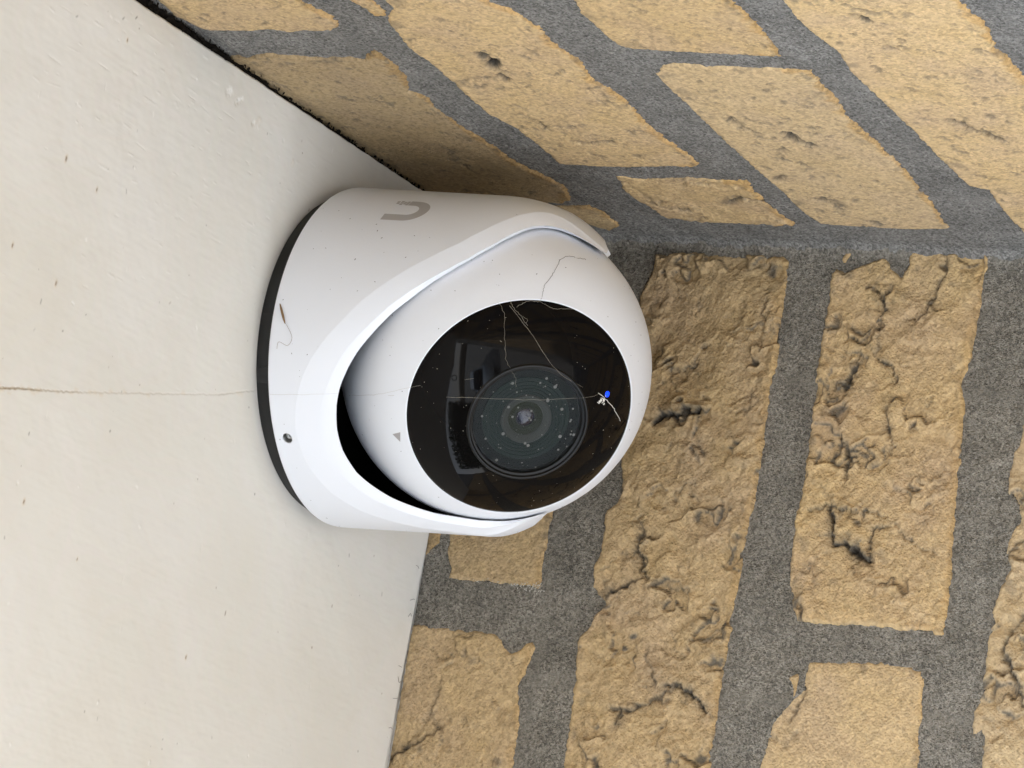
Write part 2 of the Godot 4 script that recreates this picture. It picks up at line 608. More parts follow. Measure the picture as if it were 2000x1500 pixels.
	for k in 260:
		var z := rng.randf_range(10.0, 300.0)
		var gap := 0.5 + maxf(0.0, z - 30.0) * 0.0158
		fleck(packed, Vector3(-rng.randf() * gap * 0.8 + 0.2, 0.5 - rng.randf() * 0.8, z) * MM, Vector3(-0.3, -1, rng.randfn() * 0.3), rng.randf_range(0.15, 0.5), rng.randf_range(1.0, 2.0))
	var gap_shade_debris := obj("gap_shade_debris", done(packed), M.gap_shade_debris, board)
	gap_shade_debris.set_meta("kind", "stuff")
	tag(board, "cream white painted soffit board with specks, paint runs and a brown hairline crack", "soffit")


# ------------------------------------------------------------------ walls

func place(side_on: bool, s: float, t: float, h: float) -> Vector3:
	return Vector3(-h, t, s) * MM if side_on else Vector3(s, t, h) * MM


func sheet(side_on: bool, s0: float, s1: float, t0: float, t1: float, step: float, fn: Callable, tile: float) -> ArrayMesh:
	# a relief over a rectangle of the wall; fn(s, t) gives [height, colour, keep]
	var cols := int(ceil((s1 - s0) / step)) + 1
	var rows := int(ceil((t1 - t0) / step)) + 1
	var heights := PackedFloat32Array()
	var keep := PackedByteArray()
	var colours := PackedColorArray()
	heights.resize(cols * rows)
	keep.resize(cols * rows)
	colours.resize(cols * rows)
	for j in rows:
		for i in cols:
			var k := j * cols + i
			var r: Array = fn.call(s0 + i * step, t0 + j * step)
			heights[k] = r[0]
			colours[k] = r[1]
			keep[k] = 1 if r[2] else 0
	var at := PackedInt32Array()
	at.resize(cols * rows)
	at.fill(-1)
	var v := PackedVector3Array()
	var n := PackedVector3Array()
	var c := PackedColorArray()
	var uv := PackedVector2Array()
	var index := PackedInt32Array()
	for j in range(rows - 1):
		for i in range(cols - 1):
			var k := j * cols + i
			if not (keep[k] or keep[k + 1] or keep[k + cols] or keep[k + cols + 1]):
				continue
			for q: int in [k, k + 1, k + cols, k + cols + 1]:
				if at[q] < 0:
					at[q] = v.size()
					var qi: int = q % cols
					var qj: int = q / cols
					var dx := (heights[qj * cols + mini(qi + 1, cols - 1)] - heights[qj * cols + maxi(qi - 1, 0)]) / (2.0 * step)
					var dy := (heights[mini(qj + 1, rows - 1) * cols + qi] - heights[maxi(qj - 1, 0) * cols + qi]) / (2.0 * step)
					v.append(place(side_on, s0 + qi * step, t0 + qj * step, heights[q]))
					n.append((place(side_on, -dx, -dy, 1.0)).normalized())
					c.append(colours[q])
					uv.append(Vector2(s0 + qi * step, t0 + qj * step) / tile)
			index.append_array([at[k], at[k + cols], at[k + 1], at[k + 1], at[k + cols], at[k + cols + 1]])
	var a := []
	a.resize(Mesh.ARRAY_MAX)
	a[Mesh.ARRAY_VERTEX] = v
	a[Mesh.ARRAY_NORMAL] = n
	a[Mesh.ARRAY_COLOR] = c
	a[Mesh.ARRAY_TEX_UV] = uv
	a[Mesh.ARRAY_INDEX] = index
	var m := ArrayMesh.new()
	m.add_surface_from_arrays(Mesh.PRIMITIVE_TRIANGLES, a)
	return m


func under_bricks(side_on: bool, s: float, t: float) -> float:
	# how deep the bed of a brick lies below the face of the mortar
	var p := Vector2(s, t)
	for b in beds[1 if side_on else 0]:
		if b[1].has_point(p):
			var d := inside(b[0], p)
			if d > 0.8:
				return 6.0 * smoothstep(0.8, 2.2, d)
	return 0.0


func mortar_sheet(wall: Node3D, side_on: bool, s0: float, s1: float, t0: float, t1: float, step: float) -> void:
	var off := 300.0 if side_on else 0.0
	var m := sheet(side_on, s0, s1, t0, t1, step, func(s: float, t: float) -> Array:
		var h := 0.4 * n_mid.get_noise_2d(s * 0.5 + off, t * 0.5) + 0.30 * n_pit.get_noise_2d(s + off, t) + 0.24 * n_grain.get_noise_2d(s + off, t)
		var g := 0.345 + 0.07 * n_tint.get_noise_2d(s + off, t) + 0.05 * n_mid.get_noise_2d(s * 0.4 + off, t * 2.2) + 0.03 * n_sand.get_noise_2d(s, t)
		h += 2.5 * pow(maxf(0.0, 1.0 - absf(s) / 4.5), 2.0)
		if side_on:
			h -= 1.0 * smoothstep(-5.0, 0.0, t)
		h -= under_bricks(side_on, s, t)
		return [h, Color(g, g * (0.955 if side_on else 0.905), g * (0.88 if side_on else 0.755)), true], 90.0)
	obj("mortar", m, M.mortar, wall)


func brick(wall: Node3D, side_on: bool, text: String, cracks: Array, rough: float, lift: float, tone: float, step: float, label := "") -> void:
	# text: the outline of the face. The face rounds off and sinks into the mortar at its edge, which frays.
	var poly := outline(text)
	var box := Rect2(poly[0], Vector2.ZERO)
	for p in poly:
		box = box.expand(p)
	beds[1 if side_on else 0].append([poly, box])
	var lines := []
	for c in cracks:
		lines.append([outline(c[0]), c[1], c[2]])
	var lo := poly[0]
	var hi := poly[0]
	for p in poly:
		lo = lo.min(p)
		hi = hi.max(p)
	lo -= Vector2(1.6, 1.6)
	hi += Vector2(1.6, 1.6)
	var off := 517.0 if side_on else 0.0
	var low_edge := lo.y + 1.6
	var own := rng.randf()
	if side_on:
		tone *= 1.14
	var burnt := 0.5 if side_on else 0.25
	var m := sheet(side_on, lo.x, hi.x, lo.y, hi.y, step, func(s: float, t: float) -> Array:
		var p := Vector2(s, t)
		var so := s + off
		var fray := Vector2(n_edge_a.get_noise_2d(so, t), n_edge_b.get_noise_2d(so, t))
		var d := inside(poly, p + fray * (1.1 if side_on and t < low_edge + 6.0 else 0.5) + Vector2(grain_a(so, t), grain_a(t, so)) * 0.2)
		if d < -1.7:
			return [-3.0, Color(0.2, 0.2, 0.2), false]
		var body := smoothstep(-0.3, 3.5, d)
		var warp := Vector2(n_warp_a.get_noise_2d(so, t), n_warp_b.get_noise_2d(so, t)) * 3.5
		var mid := n_mid.get_noise_2d(so + warp.x, t + warp.y)
		var grain := n_grain.get_noise_2d(so, t)
		var big := n_big.get_noise_2d(so, t)
		var patch := smoothstep(-0.25, 0.35, n_tint.get_noise_2d(so * 0.8 + 90.0, t * 0.8))
		var crease := 0.0
		var fold := 0.0
		if rough > 0.0:
			# the clay was folded into its mould: torn folds run as branching lines with one lip higher than the other
			var v1 := n_fold.get_noise_2d(so + warp.x * 1.6, t + warp.y * 1.6)
			var v2 := n_fold.get_noise_2d(so * 1.9 + 411.0 + warp.y * 1.5, t * 1.9 + warp.x * 1.5)
			var m1 := smoothstep(0.0, 0.30, n_tint.get_noise_2d(so * 0.9 + 190.0, t * 0.9)) * rough
			var m2 := smoothstep(0.08, 0.36, n_tint.get_noise_2d(so * 1.1 + 777.0, t * 1.1)) * rough
			crease = maxf(m1 * exp(-pow(v1 / 0.04, 2.0)), 0.45 * m2 * exp(-pow(v2 / 0.05, 2.0))) + 0.2 * m1 * exp(-pow(v1 / 0.16, 2.0))
			fold = 1.05 * m1 * clampf(v1 / 0.10, -1.0, 1.0) * (1.0 - smoothstep(0.12, 0.65, absf(v1))) + 0.7 * rough * n_fold.get_noise_2d(so * 0.8 + 1300.0, t * 0.8) + 0.30 * m2 * clampf(v2 / 0.13, -1.0, 1.0) * (1.0 - smoothstep(0.10, 0.45, absf(v2)))
		var pit := smoothstep(0.44, 0.62, n_pit.get_noise_2d(so * 0.7 + 40.0, t * 0.9)) * (0.35 if rough > 0.0 else 0.8)
		var cut := 0.0
		var halo := 0.0
		for c in lines:
			var line: PackedVector2Array = c[0]
			var w := p + fray * 1.4 + warp * 0.25
			var best := 1e9
			var turn := 1.0
			for i in range(line.size() - 1):
				var e := line[i + 1] - line[i]
				var g := w - line[i]
				var away := (g - e * clampf(g.dot(e) / e.length_squared(), 0.0, 1.0)).length_squared()
				if away < best:
					best = away
					turn = signf(e.cross(g))
			# a torn fold: a thin slit with one lip standing higher than the other
			var width: float = c[1] * (1.0 if side_on else 0.5) * (1.0 + 0.7 * n_edge_b.get_noise_2d(so * 0.5, t * 0.5))
			var deep: float = c[2] * (0.75 + 0.8 * n_edge_a.get_noise_2d(so * 0.2 + 50.0, t * 0.2))
			halo = maxf(halo, deep * exp(-best / 5.0))
			cut = maxf(cut, deep * exp(-best / maxf(width * width, 0.01)))
			fold += turn * deep * 0.55 * exp(-sqrt(best) / 3.0)
		var h := lift + body * (0.35 * big + (0.85 * rough + 0.22) * mid + 0.15 * grain - 0.8 * crease - 0.35 * pit)
		if side_on:
			h -= 1.0 * smoothstep(-5.0, 0.0, t)
		h += fold * (0.3 + 0.7 * minf(rough * 2.0, 1.0)) - cut * 1.5 + rough * body * 0.26 * n_lump.get_noise_2d(so, t)
		h = lerpf(-2.2, h, smoothstep(-1.4, 0.7, d))
		# colour of the fired clay: tan, yellower or pinker in patches, burnt ochre along the arrises, grey where mortar was dragged over it
		var c1 := Color(0.60, 0.415, 0.21)
		c1 = c1.lerp(Color(0.58, 0.395, 0.18), clampf(0.3 + 0.9 * n_tint.get_noise_2d(so, t), 0.0, 1.0))
		c1 = c1.lerp(Color(0.52, 0.36, 0.21), clampf(0.15 + 1.1 * n_tint.get_noise_2d(so * 0.7 + 300.0, t * 0.7), 0.0, 0.85))
		c1 = c1.lerp(Color(0.56, 0.435, 0.275), 0.15 + 0.4 * own)
		var reach := 0.6 + 3.2 * clampf(0.45 + 1.2 * n_edge_a.get_noise_2d(so * 0.3 + 60.0, t * 0.3), 0.0, 1.2)
		var rim := (1.0 - smoothstep(reach * 0.3, reach, d)) * (burnt if t < low_edge + 8.0 else burnt * 0.12)
		c1 = c1.lerp(Color(0.50, 0.285, 0.085), rim)
		c1 = c1 * (tone * (1.0 + 0.10 * grain + 0.12 * n_sand.get_noise_2d(so, t)))
		if rough == 0.0:
			pit = maxf(pit, 0.5 * smoothstep(0.30, 0.48, n_grain.get_noise_2d(so * 0.55 + 900.0, t * 0.55)))
			var scar := 0.85 * smoothstep(0.20, 0.42, n_tint.get_noise_2d(so * 1.4 + 1200.0, t * 1.4)) * smoothstep(0.05, 0.30, n_mid.get_noise_2d(so * 2.2 + 77.0, t * 3.4))
			pit = maxf(pit, scar)
			h -= 0.35 * scar
		var smear := clampf(crease * 1.0 + pit * 0.7 + cut * 0.7 + halo * 0.3 - 0.05, 0.0, 0.85)
		smear = maxf(smear, smoothstep(0.30, 0.62, n_pit.get_noise_2d(so * 0.5 + 700.0, t * 0.5)) * 0.45 * (1.0 - smoothstep(1.0, 9.0, d)))
		c1 = c1.lerp(Color(0.12, 0.112, 0.098), smear)
		c1 = c1.lerp(Color(0.045, 0.04, 0.036), clampf(cut * (0.85 if side_on else 0.55) - 0.1, 0.0, 0.92))
		c1.a = 1.0
		return [h, c1, d > -1.5], 120.0)
	var o := obj("brick", m, M.brick, wall)
	if label:
		o.set_meta("label", label)


func course(wall: Node3D, side_on: bool, top: float, from: float, to: float, shift: float, rough: float) -> void:
	# plain bricks of one course, from near the corner outwards, beyond the measured ones
	var way := signf(to - from)
	var s := from
	var first := true
	while (to - s) * way > 25.0:
		var length := shift if first else rng.randf_range(196.0, 204.0)
		first = false
		var e := s + way * length
		if (to - e) * way < 0.0:
			e = to
		var a := minf(s, e)
		var b := maxf(s, e)
		var w := func() -> float: return rng.randf_range(-1.2, 1.2)
		var pts := []
		for k in 7:
			pts.append(Vector2(lerpf(a, b, k / 6.0), top - 43.0 + w.call()))
		for k in 7:
			pts.append(Vector2(lerpf(b, a, k / 6.0), top + w.call()))
		var text := ""
		for p in pts:
			text += ("; " if text else "") + "%d, %d" % [int(p.x * 10), int(p.y * 10)]
		brick(wall, side_on, text, [], rough, 0.5, rng.randf_range(0.92, 1.08), 1.8)
		s = e + way * rng.randf_range(11.0, 15.0)


func wall_body(wall: Node3D, lo: Vector3, hi: Vector3) -> void:
	var b := BoxMesh.new()
	b.size = hi - lo
	var o := obj("core", b, M.core, wall)
	o.position = (lo + hi) * 0.5


func front_wall() -> void:
	M.core = mat(Color(0.2, 0.19, 0.17), 1.0)
	var wall := thing("brick_wall")
	tag(wall, "rough creased yellow brick wall facing the lens, its bricks cracked and folded", "wall", "", "thing")
	wall_body(wall, Vector3(-0.75, -2.45, -0.11), Vector3(0.11, 0.16, -0.006))
	brick(wall, false, "-635,-46; -614,-374; -766,-377; -836,-381; -931,-379; -1013,-381; -1050,-384; -1057,-374; -1050,-355; -1045,-231; -1045,-165; -1045,-87; -1025,-87; -971,-65; -926,-61; -850,-53", [["-861,-102; -936,-120; -995,-139", 0.5, 0.3]], 0.25, 0.5, 0.95, 0.5)
	brick(wall, false, "-872,43; -867,-33; -912,-37; -942,-39; -967,-22; -986,-5; -995,53", [], 0.3, 0.4, 0.9, 0.5)
	brick(wall, false, "-1190,50; -1188,-1; -1190,-118; -1192,-201; -1190,-258; -1205,-282; -1229,-298; -1243,-325; -1229,-350; -1210,-368; -1205,-383; -1216,-393; -1273,-387; -1316,-371; -1349,-369; -1421,-384; -1494,-387; -1568,-383; -2300,-385; -2300,60; -1542,82",
		[["-1474,-147; -1508,-104; -1548,-37; -1595,21", 1.0, 0.8], ["-1343,-122; -1449,-101; -1528,-50", 0.9, 0.5]], 0.5, 0.7, 0.98, 0.5)
	brick(wall, false, "-49,-578; -43,-648; -42,-744; -41,-839; -39,-961; -54,-985; -126,-986; -321,-994; -434,-987; -470,-993; -542,-989; -737,-993; -811,-983; -964,-982; -1132,-979; -1262,-977; -1362,-978; -1505,-982; -2100,-985; -2100,-545; -1551,-542; -1405,-541; -1333,-535; -1296,-538; -1246,-526; -1179,-527; -1155,-548; -1117,-564; -1077,-593; -1057,-571; -1034,-543; -978,-536; -940,-549; -873,-550; -813,-547; -789,-575; -750,-592; -662,-567; -586,-572; -360,-557; -174,-544; -122,-564",
		[["-539,-652; -516,-680; -519,-728; -507,-761; -501,-782", 1.1, 1.3], ["-381,-721; -374,-743; -349,-750; -318,-774", 0.9, 1.0], ["-68,-925; -219,-938; -338,-950; -428,-946; -489,-928", 0.6, 0.5],
		["-784,-643; -864,-663; -924,-664; -967,-681; -998,-715; -1012,-673; -1028,-625; -1055,-597", 1.1, 1.1], ["-998,-715; -1004,-763; -1022,-813; -1012,-846", 0.8, 0.8],
		["-1372,-661; -1376,-693; -1365,-730; -1335,-788; -1299,-813; -1288,-855; -1310,-895; -1363,-966", 1.0, 1.0], ["-1376,-693; -1405,-693", 1.0, 1.2], ["-1183,-734; -1226,-741; -1253,-766; -1302,-785", 0.6, 0.6], ["-785,-726; -738,-765; -705,-807; -659,-838", 0.7, 0.6]], 1.0, 0.9, 0.93, 0.45)
	brick(wall, false, "-81,-1120; -70,-1131; -82,-1157; -60,-1200; -37,-1250; -30,-1274; -67,-1298; -88,-1329; -51,-1343; 12,-1346; 28,-1369; 33,-1451; 3,-1481; 16,-1506; 35,-1548; 33,-1566; -41,-1569; -100,-1563; -144,-1567; -232,-1564; -337,-1560; -376,-1543; -436,-1562; -523,-1564; -594,-1576; -638,-1574; -738,-1578; -908,-1591; -1020,-1597; -1077,-1595; -1079,-1574; -1070,-1561; -1072,-1473; -1067,-1384; -1075,-1296; -1075,-1175; -1051,-1155; -952,-1130; -844,-1123; -771,-1123; -727,-1132; -595,-1127; -477,-1127; -329,-1119; -240,-1120; -195,-1125; -135,-1121",
		[["-747,-1218; -807,-1231; -842,-1247; -850,-1276; -866,-1311; -886,-1329; -890,-1348", 1.0, 1.6], ["-890,-1348; -841,-1345; -804,-1359; -788,-1386; -792,-1424; -834,-1475; -852,-1541", 0.6, 1.0], ["-761,-1164; -746,-1222; -760,-1277; -750,-1353; -766,-1390", 0.7, 0.9], ["-828,-1197; -828,-1230", 0.6, 0.8],
		["-399,-1191; -408,-1215; -353,-1220; -308,-1238", 0.9, 1.1], ["-282,-1234; -295,-1266; -305,-1286; -340,-1333; -378,-1357", 0.8, 1.1], ["-305,-1286; -247,-1282; -171,-1300; -115,-1239", 0.9, 0.8], ["-450,-1338; -508,-1344; -550,-1365; -571,-1379", 0.8, 1.0],
		["-552,-1222; -573,-1241; -630,-1257; -667,-1255", 0.8, 0.8], ["-31,-1453; -76,-1452; -121,-1436; -196,-1402; -206,-1358", 0.9, 0.9]], 0.8, 0.9, 1.02, 0.45)
	brick(wall, false, "14,-1201; -5,-1207; -12,-1186; -31,-1168; -51,-1152; -41,-1142; -20,-1148; 2,-1169", [], 0.2, 0.5, 1.0, 0.5)
	brick(wall, false, "-1187,-1223; -1176,-1311; -1165,-1458; -1168,-1502; -1180,-1544; -1199,-1561; -1304,-1569; -1359,-1570; -1414,-1580; -2200,-1585; -2200,-1130; -1490,-1125; -1418,-1135; -1360,-1142; -1322,-1166; -1287,-1191; -1265,-1214; -1225,-1217",
		[["-1259,-1227; -1304,-1212; -1341,-1195", 0.8, 0.6], ["-1403,-1137; -1413,-1184; -1380,-1224", 1.2, 0.5]], 0.15, 0.2, 1.06, 0.5)
	brick(wall, false, "-1232,-1167; -1218,-1195; -1240,-1203; -1297,-1203; -1292,-1187; -1256,-1186", [], 0.2, 0.3, 0.95, 0.5)
	brick(wall, false, "-287,-1899; -382,-1746; -526,-1737; -558,-1726; -621,-1717; -673,-1722; -704,-1746; -741,-1764; -799,-1742; -836,-1739; -880,-1758; -938,-1737; -1002,-1722; -1029,-1735; -1073,-1721; -1149,-1726; -1219,-1727; -1276,-1711; -1345,-1714; -1360,-1725; -1315,-1737; -1341,-1748; -1423,-1756; -2050,-1750; -2050,-2140; -287,-2140",
		[["-793,-1782; -831,-1751; -910,-1741", 0.9, 0.7], ["-1002,-1804; -1090,-1766; -1183,-1815; -1249,-1845", 1.1, 0.9]], 0.9, 0.8, 1.0, 0.5)
	var salt := start()
	for k in 110:
		var f := rng.randf()
		var p := Vector2(-104.6 + rng.randfn() * 0.5, lerpf(-16.0, -38.0, f)) if k % 2 else Vector2(-104.5 + rng.randfn() * 0.8, lerpf(-25.0, -38.5, pow(f, 0.5)) + rng.randfn() * 0.4)
		if k % 5 == 0:
			p = Vector2(-106.5 + rng.randfn() * 1.2, -37.0 + rng.randfn() * 3.0)
		fleck(salt, Vector3(p.x, p.y, 0.75) * MM, Vector3(rng.randfn() * 0.3, rng.randfn() * 0.3, 1), rng.randf_range(0.05, 0.2), rng.randf_range(1.0, 2.2))
	var crust := obj("salt_crust", done(salt), M.salt, wall)
	crust.set_meta("kind", "stuff")
	course(wall, false, 5.0, -243.0, -750.0, 200.0, 0.6)
	course(wall, false, -55.0, -223.0, -750.0, 110.0, 0.6)
	course(wall, false, -113.0, -233.0, -750.0, 200.0, 0.6)
	course(wall, false, -171.5, -218.0, -750.0, 100.0, 0.6)
	for k in range(4, 12):
		course(wall, false, 4.0 - 58.5 * k, -4.0, -750.0, 100.0 if k % 2 else 200.0, 0.6)
	mortar_sheet(wall, false, -235, 8, -240, 12, 0.7)
	mortar_sheet(wall, false, -750, -234.5, -750, 12, 3.0)
	mortar_sheet(wall, false, -235, 8, -750, -239.5, 3.0)


func side_wall() -> void:
	var wall := thing("brick_wall")
	tag(wall, "smoother yellow brick wall running steeply away beside the camera, with ragged orange brick edges", "wall", "", "thing")
	wall_body(wall, Vector3(0.006, -2.45, -0.004), Vector3(0.11, 0.16, 6.0))
	brick(wall, true, "3000,-59; 1933,-12; 1801,11; 1746,-11; 1725,-53; 1725,-171; 1738,-236; 1718,-278; 1734,-331; 1733,-409; 1763,-449; 1825,-458; 1878,-448; 1941,-435; 3000,-436", [], 0.0, 0.55, 0.98, 0.6)
	brick(wall, true, "1480,60; 1502,1; 1554,-120; 1534,-200; 1526,-286; 1533,-357; 1523,-387; 1594,-455; 1537,-461; 1472,-459; 1386,-442; 1289,-402; 1218,-425; 1144,-407; 1053,-416; 957,-423; 790,-436; 684,-433; 566,-472; 457,-485; 369,-450; 322,-410; 334,-386; 264,-220; 153,67; 442,90; 896,114", [["669,-260; 623,-258", 0.6, 0.8]], 0.0, 0.7, 0.70, 0.6)  # low tone: shade and dirt beside the board put into this brick's colour
	brick(wall, true, "3000,-590; 1944,-570; 1839,-583; 1836,-616; 1872,-638; 1918,-636; 2015,-650; 3000,-655", [], 0.0, 0.4, 1.0, 0.6)
	brick(wall, true, "1840,-620; 1897,-665; 1963,-672; 2700,-690; 2700,-946; 1941,-947; 1891,-982; 1832,-996; 1773,-1003; 1687,-991; 1607,-996; 1534,-1005; 1424,-977; 1272,-1003; 1030,-979; 886,-991; 798,-999; 733,-996; 701,-971; 708,-902; 686,-758; 689,-644; 695,-564; 788,-574; 853,-576; 1006,-574; 1103,-548; 1226,-552; 1357,-563; 1450,-569; 1519,-572; 1609,-565; 1709,-585; 1796,-600",
		[["1572,-762; 1523,-756; 1485,-732; 1458,-744", 1.3, 1.7], ["1420,-740; 1392,-724", 1.2, 1.4], ["1353,-562; 1388,-630; 1399,-694", 1.0, 0.5], ["1110,-646; 1059,-675; 1004,-673", 0.6, 0.9], ["907,-711; 895,-728; 902,-813", 0.9, 0.8]], 0.0, 0.6, 1.04, 0.6)
	brick(wall, true, "610,-697; 587,-746; 572,-773; 589,-807; 598,-902; 583,-987; 588,-1078; 488,-1063; 397,-1064; 295,-1063; 202,-1072; 180,-1003; 198,-871; 202,-787; 214,-682; 308,-674; 387,-660; 480,-666", [["384,-937; 437,-1004; 410,-1054", 1.3, 0.8], ["498,-707; 337,-717; 277,-817", 0.8, 0.5]], 0.45, 0.5, 1.0, 0.6)
	brick(wall, true, "3800,-1200; 1956,-1176; 1871,-1155; 1784,-1157; 1696,-1152; 1636,-1167; 1618,-1267; 1603,-1428; 1587,-1560; 1623,-1566; 1711,-1575; 1831,-1583; 1964,-1578; 3800,-1580", [], 0.0, 0.5, 0.97, 0.6)
	brick(wall, true, "1452,-1171; 1525,-1222; 1532,-1286; 1508,-1330; 1519,-1415; 1495,-1446; 1508,-1491; 1499,-1599; 1418,-1589; 1275,-1584; 1132,-1568; 1013,-1571; 851,-1577; 683,-1575; 552,-1559; 450,-1556; 312,-1536; 224,-1532; 205,-1413; 208,-1279; 222,-1156; 313,-1137; 497,-1147; 607,-1145; 802,-1147; 1010,-1150; 1230,-1162; 1365,-1162",
		[["1013,-1357; 973,-1363; 934,-1383", 1.1, 1.6], ["1137,-1244; 1078,-1248; 1007,-1270", 1.0, 0.7], ["898,-1292; 812,-1263; 834,-1278", 0.9, 0.7], ["610,-1175; 658,-1215", 1.1, 0.8], ["463,-1252; 433,-1271; 398,-1280", 2.4, 0.7], ["286,-1307; 256,-1334", 1.1, 0.8]], 0.0, 0.6, 1.0, 0.6)
	brick(wall, true, "3000,-1716; 1967,-1705; 1834,-1692; 1725,-1703; 1622,-1716; 1496,-1696; 1256,-1703; 1071,-1707; 862,-1704; 619,-1708; 589,-1754; 492,-1744; 371,-1735; 235,-1735; 33,-1739; 60,-2120; 986,-2142; 1477,-2123; 1541,-2117; 1617,-2123; 1661,-2112; 1830,-2141; 1931,-2131; 1988,-2128; 3000,-2125",
		[["1872,-1856; 1852,-1861", 1.2, 1.5], ["1150,-1833; 1136,-1855; 1090,-1873; 1016,-1922", 1.0, 1.1], ["1676,-1862; 1655,-1868", 1.0, 0.9]], 0.0, 0.6, 1.08, 0.6)
	brick(wall, true, "267,-285; 322,-489; 257,-511; 114,-500; 60,-440; 120,-400", [], 0.3, 0.4, 0.85, 0.6)
	course(wall, true, -2.0, 313.0, 1000.0, 100.0, 0.0)
	course(wall, true, -57.0, 285.0, 1000.0, 200.0, 0.0)
	course(wall, true, -115.0, 393.0, 1000.0, 200.0, 0.0)
	course(wall, true, -171.0, 313.0, 1000.0, 100.0, 0.0)
	for k in range(4, 12):
		course(wall, true, 4.0 - 58.5 * k, 12.0, 1000.0, 100.0 if k % 2 else 200.0, 0.0)
	mortar_sheet(wall, true, -6, 330, -245, 20, 0.8)
	mortar_sheet(wall, true, 329.5, 1000, -750, 20, 3.5)
	mortar_sheet(wall, true, -6, 330, -750, -244.5, 3.5)


# ------------------------------------------------------------------ the turret camera

const EDGE_OUTER := [[-180, -14], [-150, -14], [-124, -11], [-112, -7], [-104, -2], [-95, 1], [-84, -4], [-76, -10], [-68, -14], [-62, -17.6], [-58.5, -13], [-56, -5], [-53, 4], [-48, 13.2], [-42, 20.5], [-35, 26.6], [-25, 32], [-12, 35.6], [0, 36.6], [8, 35.8], [14.5, 34.4], [19.6, 32.9], [25.8, 30.3], [32.4, 26.6], [38, 22.8], [45, 18.2], [51, 13.2], [57.6, 7.3], [64.6, 0.6], [69.5, -4.0], [77, -8.1], [86, -11.6], [92, -13.5], [98.5, -15.6], [104, -17.6], [108, -20.4], [112, -25], [116, -28.0], [119, -29.0], [126, -27.6], [132, -25.4], [140, -22.4], [150, -19.5], [160, -15], [180, -14]]
const EDGE_LIP := [[-180, -17.6], [-150, -17.6], [-124, -14.6], [-112, -10.4], [-104, -5.4], [-95, -2.8], [-84, -7.8], [-76, -11.8], [-68, -15.2], [-62, -18.4], [-58.5, -16], [-55, -11], [-51, -4.4], [-48, 1.4], [-44, 8.4], [-38, 15], [-30, 21.4], [-20, 26.5], [-10, 29.4], [0, 30.4], [8, 29.2], [14.5, 27.3], [20.8, 25], [26, 22.8], [31.4, 19.7], [37.2, 15.6], [43.8, 11.0], [50.4, 5.4], [56, 0.2], [60, -3.6], [65, -7.4], [73.6, -11.8], [83.6, -15], [91.8, -17.3], [97.8, -19.6], [103.5, -22.6], [108, -26], [114, -28.8], [119, -29.8], [126, -28.4], [132, -26.2], [140, -23.2], [148, -22.6], [156, -18.8], [164, -17.6], [180, -17.6]]
const EDGE_INNER := [[-180, -17], [-150, -17], [-124, -14], [-112, -9.8], [-104, -4.8], [-95, -2.2], [-84, -7.2], [-76, -11.2], [-68, -14.5], [-61, -17.3], [-58.5, -15], [-55.6, -10.2], [-51, -5], [-47.6, 0], [-43.4, 7.6], [-37.4, 12.8], [-32.3, 16.8], [-27.6, 19.4], [-23, 21.7], [-18.2, 23.7], [-8.4, 25.6], [0, 25.9], [9, 25.1], [15.4, 23.8], [22.4, 21.4], [28.7, 18.6], [35.5, 14.7], [42.5, 10.4], [47.9, 6.2], [55.4, 0.8], [60.1, -3.0], [66.9, -7.4], [74, -10.7], [83, -13.5], [93, -15.8], [99.6, -17.7], [105.5, -20.2], [109.7, -23.4], [113.5, -27.0], [119, -29.2], [126, -27.8], [132, -25.6], [140, -22.6], [148, -22], [156, -18.2], [164, -17], [180, -17]]


func shell_point(az: float, y: float, inset: float) -> Vector3:
	# az in degrees, y in mm below the soffit (negative): a slightly tapering drum that ends in a dome about the eyeball's centre; its two ears thin out towards their tips
	var dy := y + 49.0
	var phi := wrapf(az - OPEN_AZ, -180.0, 180.0)
	var near_ear := smoothstep(-170.0, -120.0, phi) * (1.0 - smoothstep(-20.0, 10.0, phi))
	var thin := lerpf(2.3 * smoothstep(15.0, 33.0, -dy), 3.5 * smoothstep(3.0, 18.0, -dy), near_ear)
	inset *= 1.0 - 0.5 * smoothstep(20.0, 30.5, -dy) * smoothstep(60.0, 100.0, phi)
	var r := 45.8 - thin - minf(inset, inset * (45.6 - thin - 42.1) / 3.4)
	r = r + 0.8 * clampf(dy / 43.0, 0.0, 1.0) if dy >= 0.0 else sqrt(maxf(r * r - dy * dy, 0.0))
	return AXIS + Vector3(sin(deg_to_rad(az)) * r, y, cos(deg_to_rad(az)) * r) * MM


func ball_point(az: float, el: float, lift: float) -> Vector3:
	var a := deg_to_rad(az)
	var e := deg_to_rad(el)
	return BALL + Vector3(sin(a) * cos(e), sin(e), cos(a) * cos(e)) * (BALL_R + lift) * MM


func turret() -> void:
	var t := thing("security_camera", AXIS)
	tag(t, "white turret security camera on the soffit, its black glossy eyeball turned to the viewer", "camera")
	# base ring
	var base := obj("base_ring", lathe([[38.0, -0.2], [43.2, 0.0], [43.6, -0.4], [43.4, -5.2], [43.0, -6.6], [38.0, -6.6]], 160, [1, 2, 2, 3, 4]), M.black_plastic, t)
	cable_tab(base)
	housing(t)
	eyeball(t)


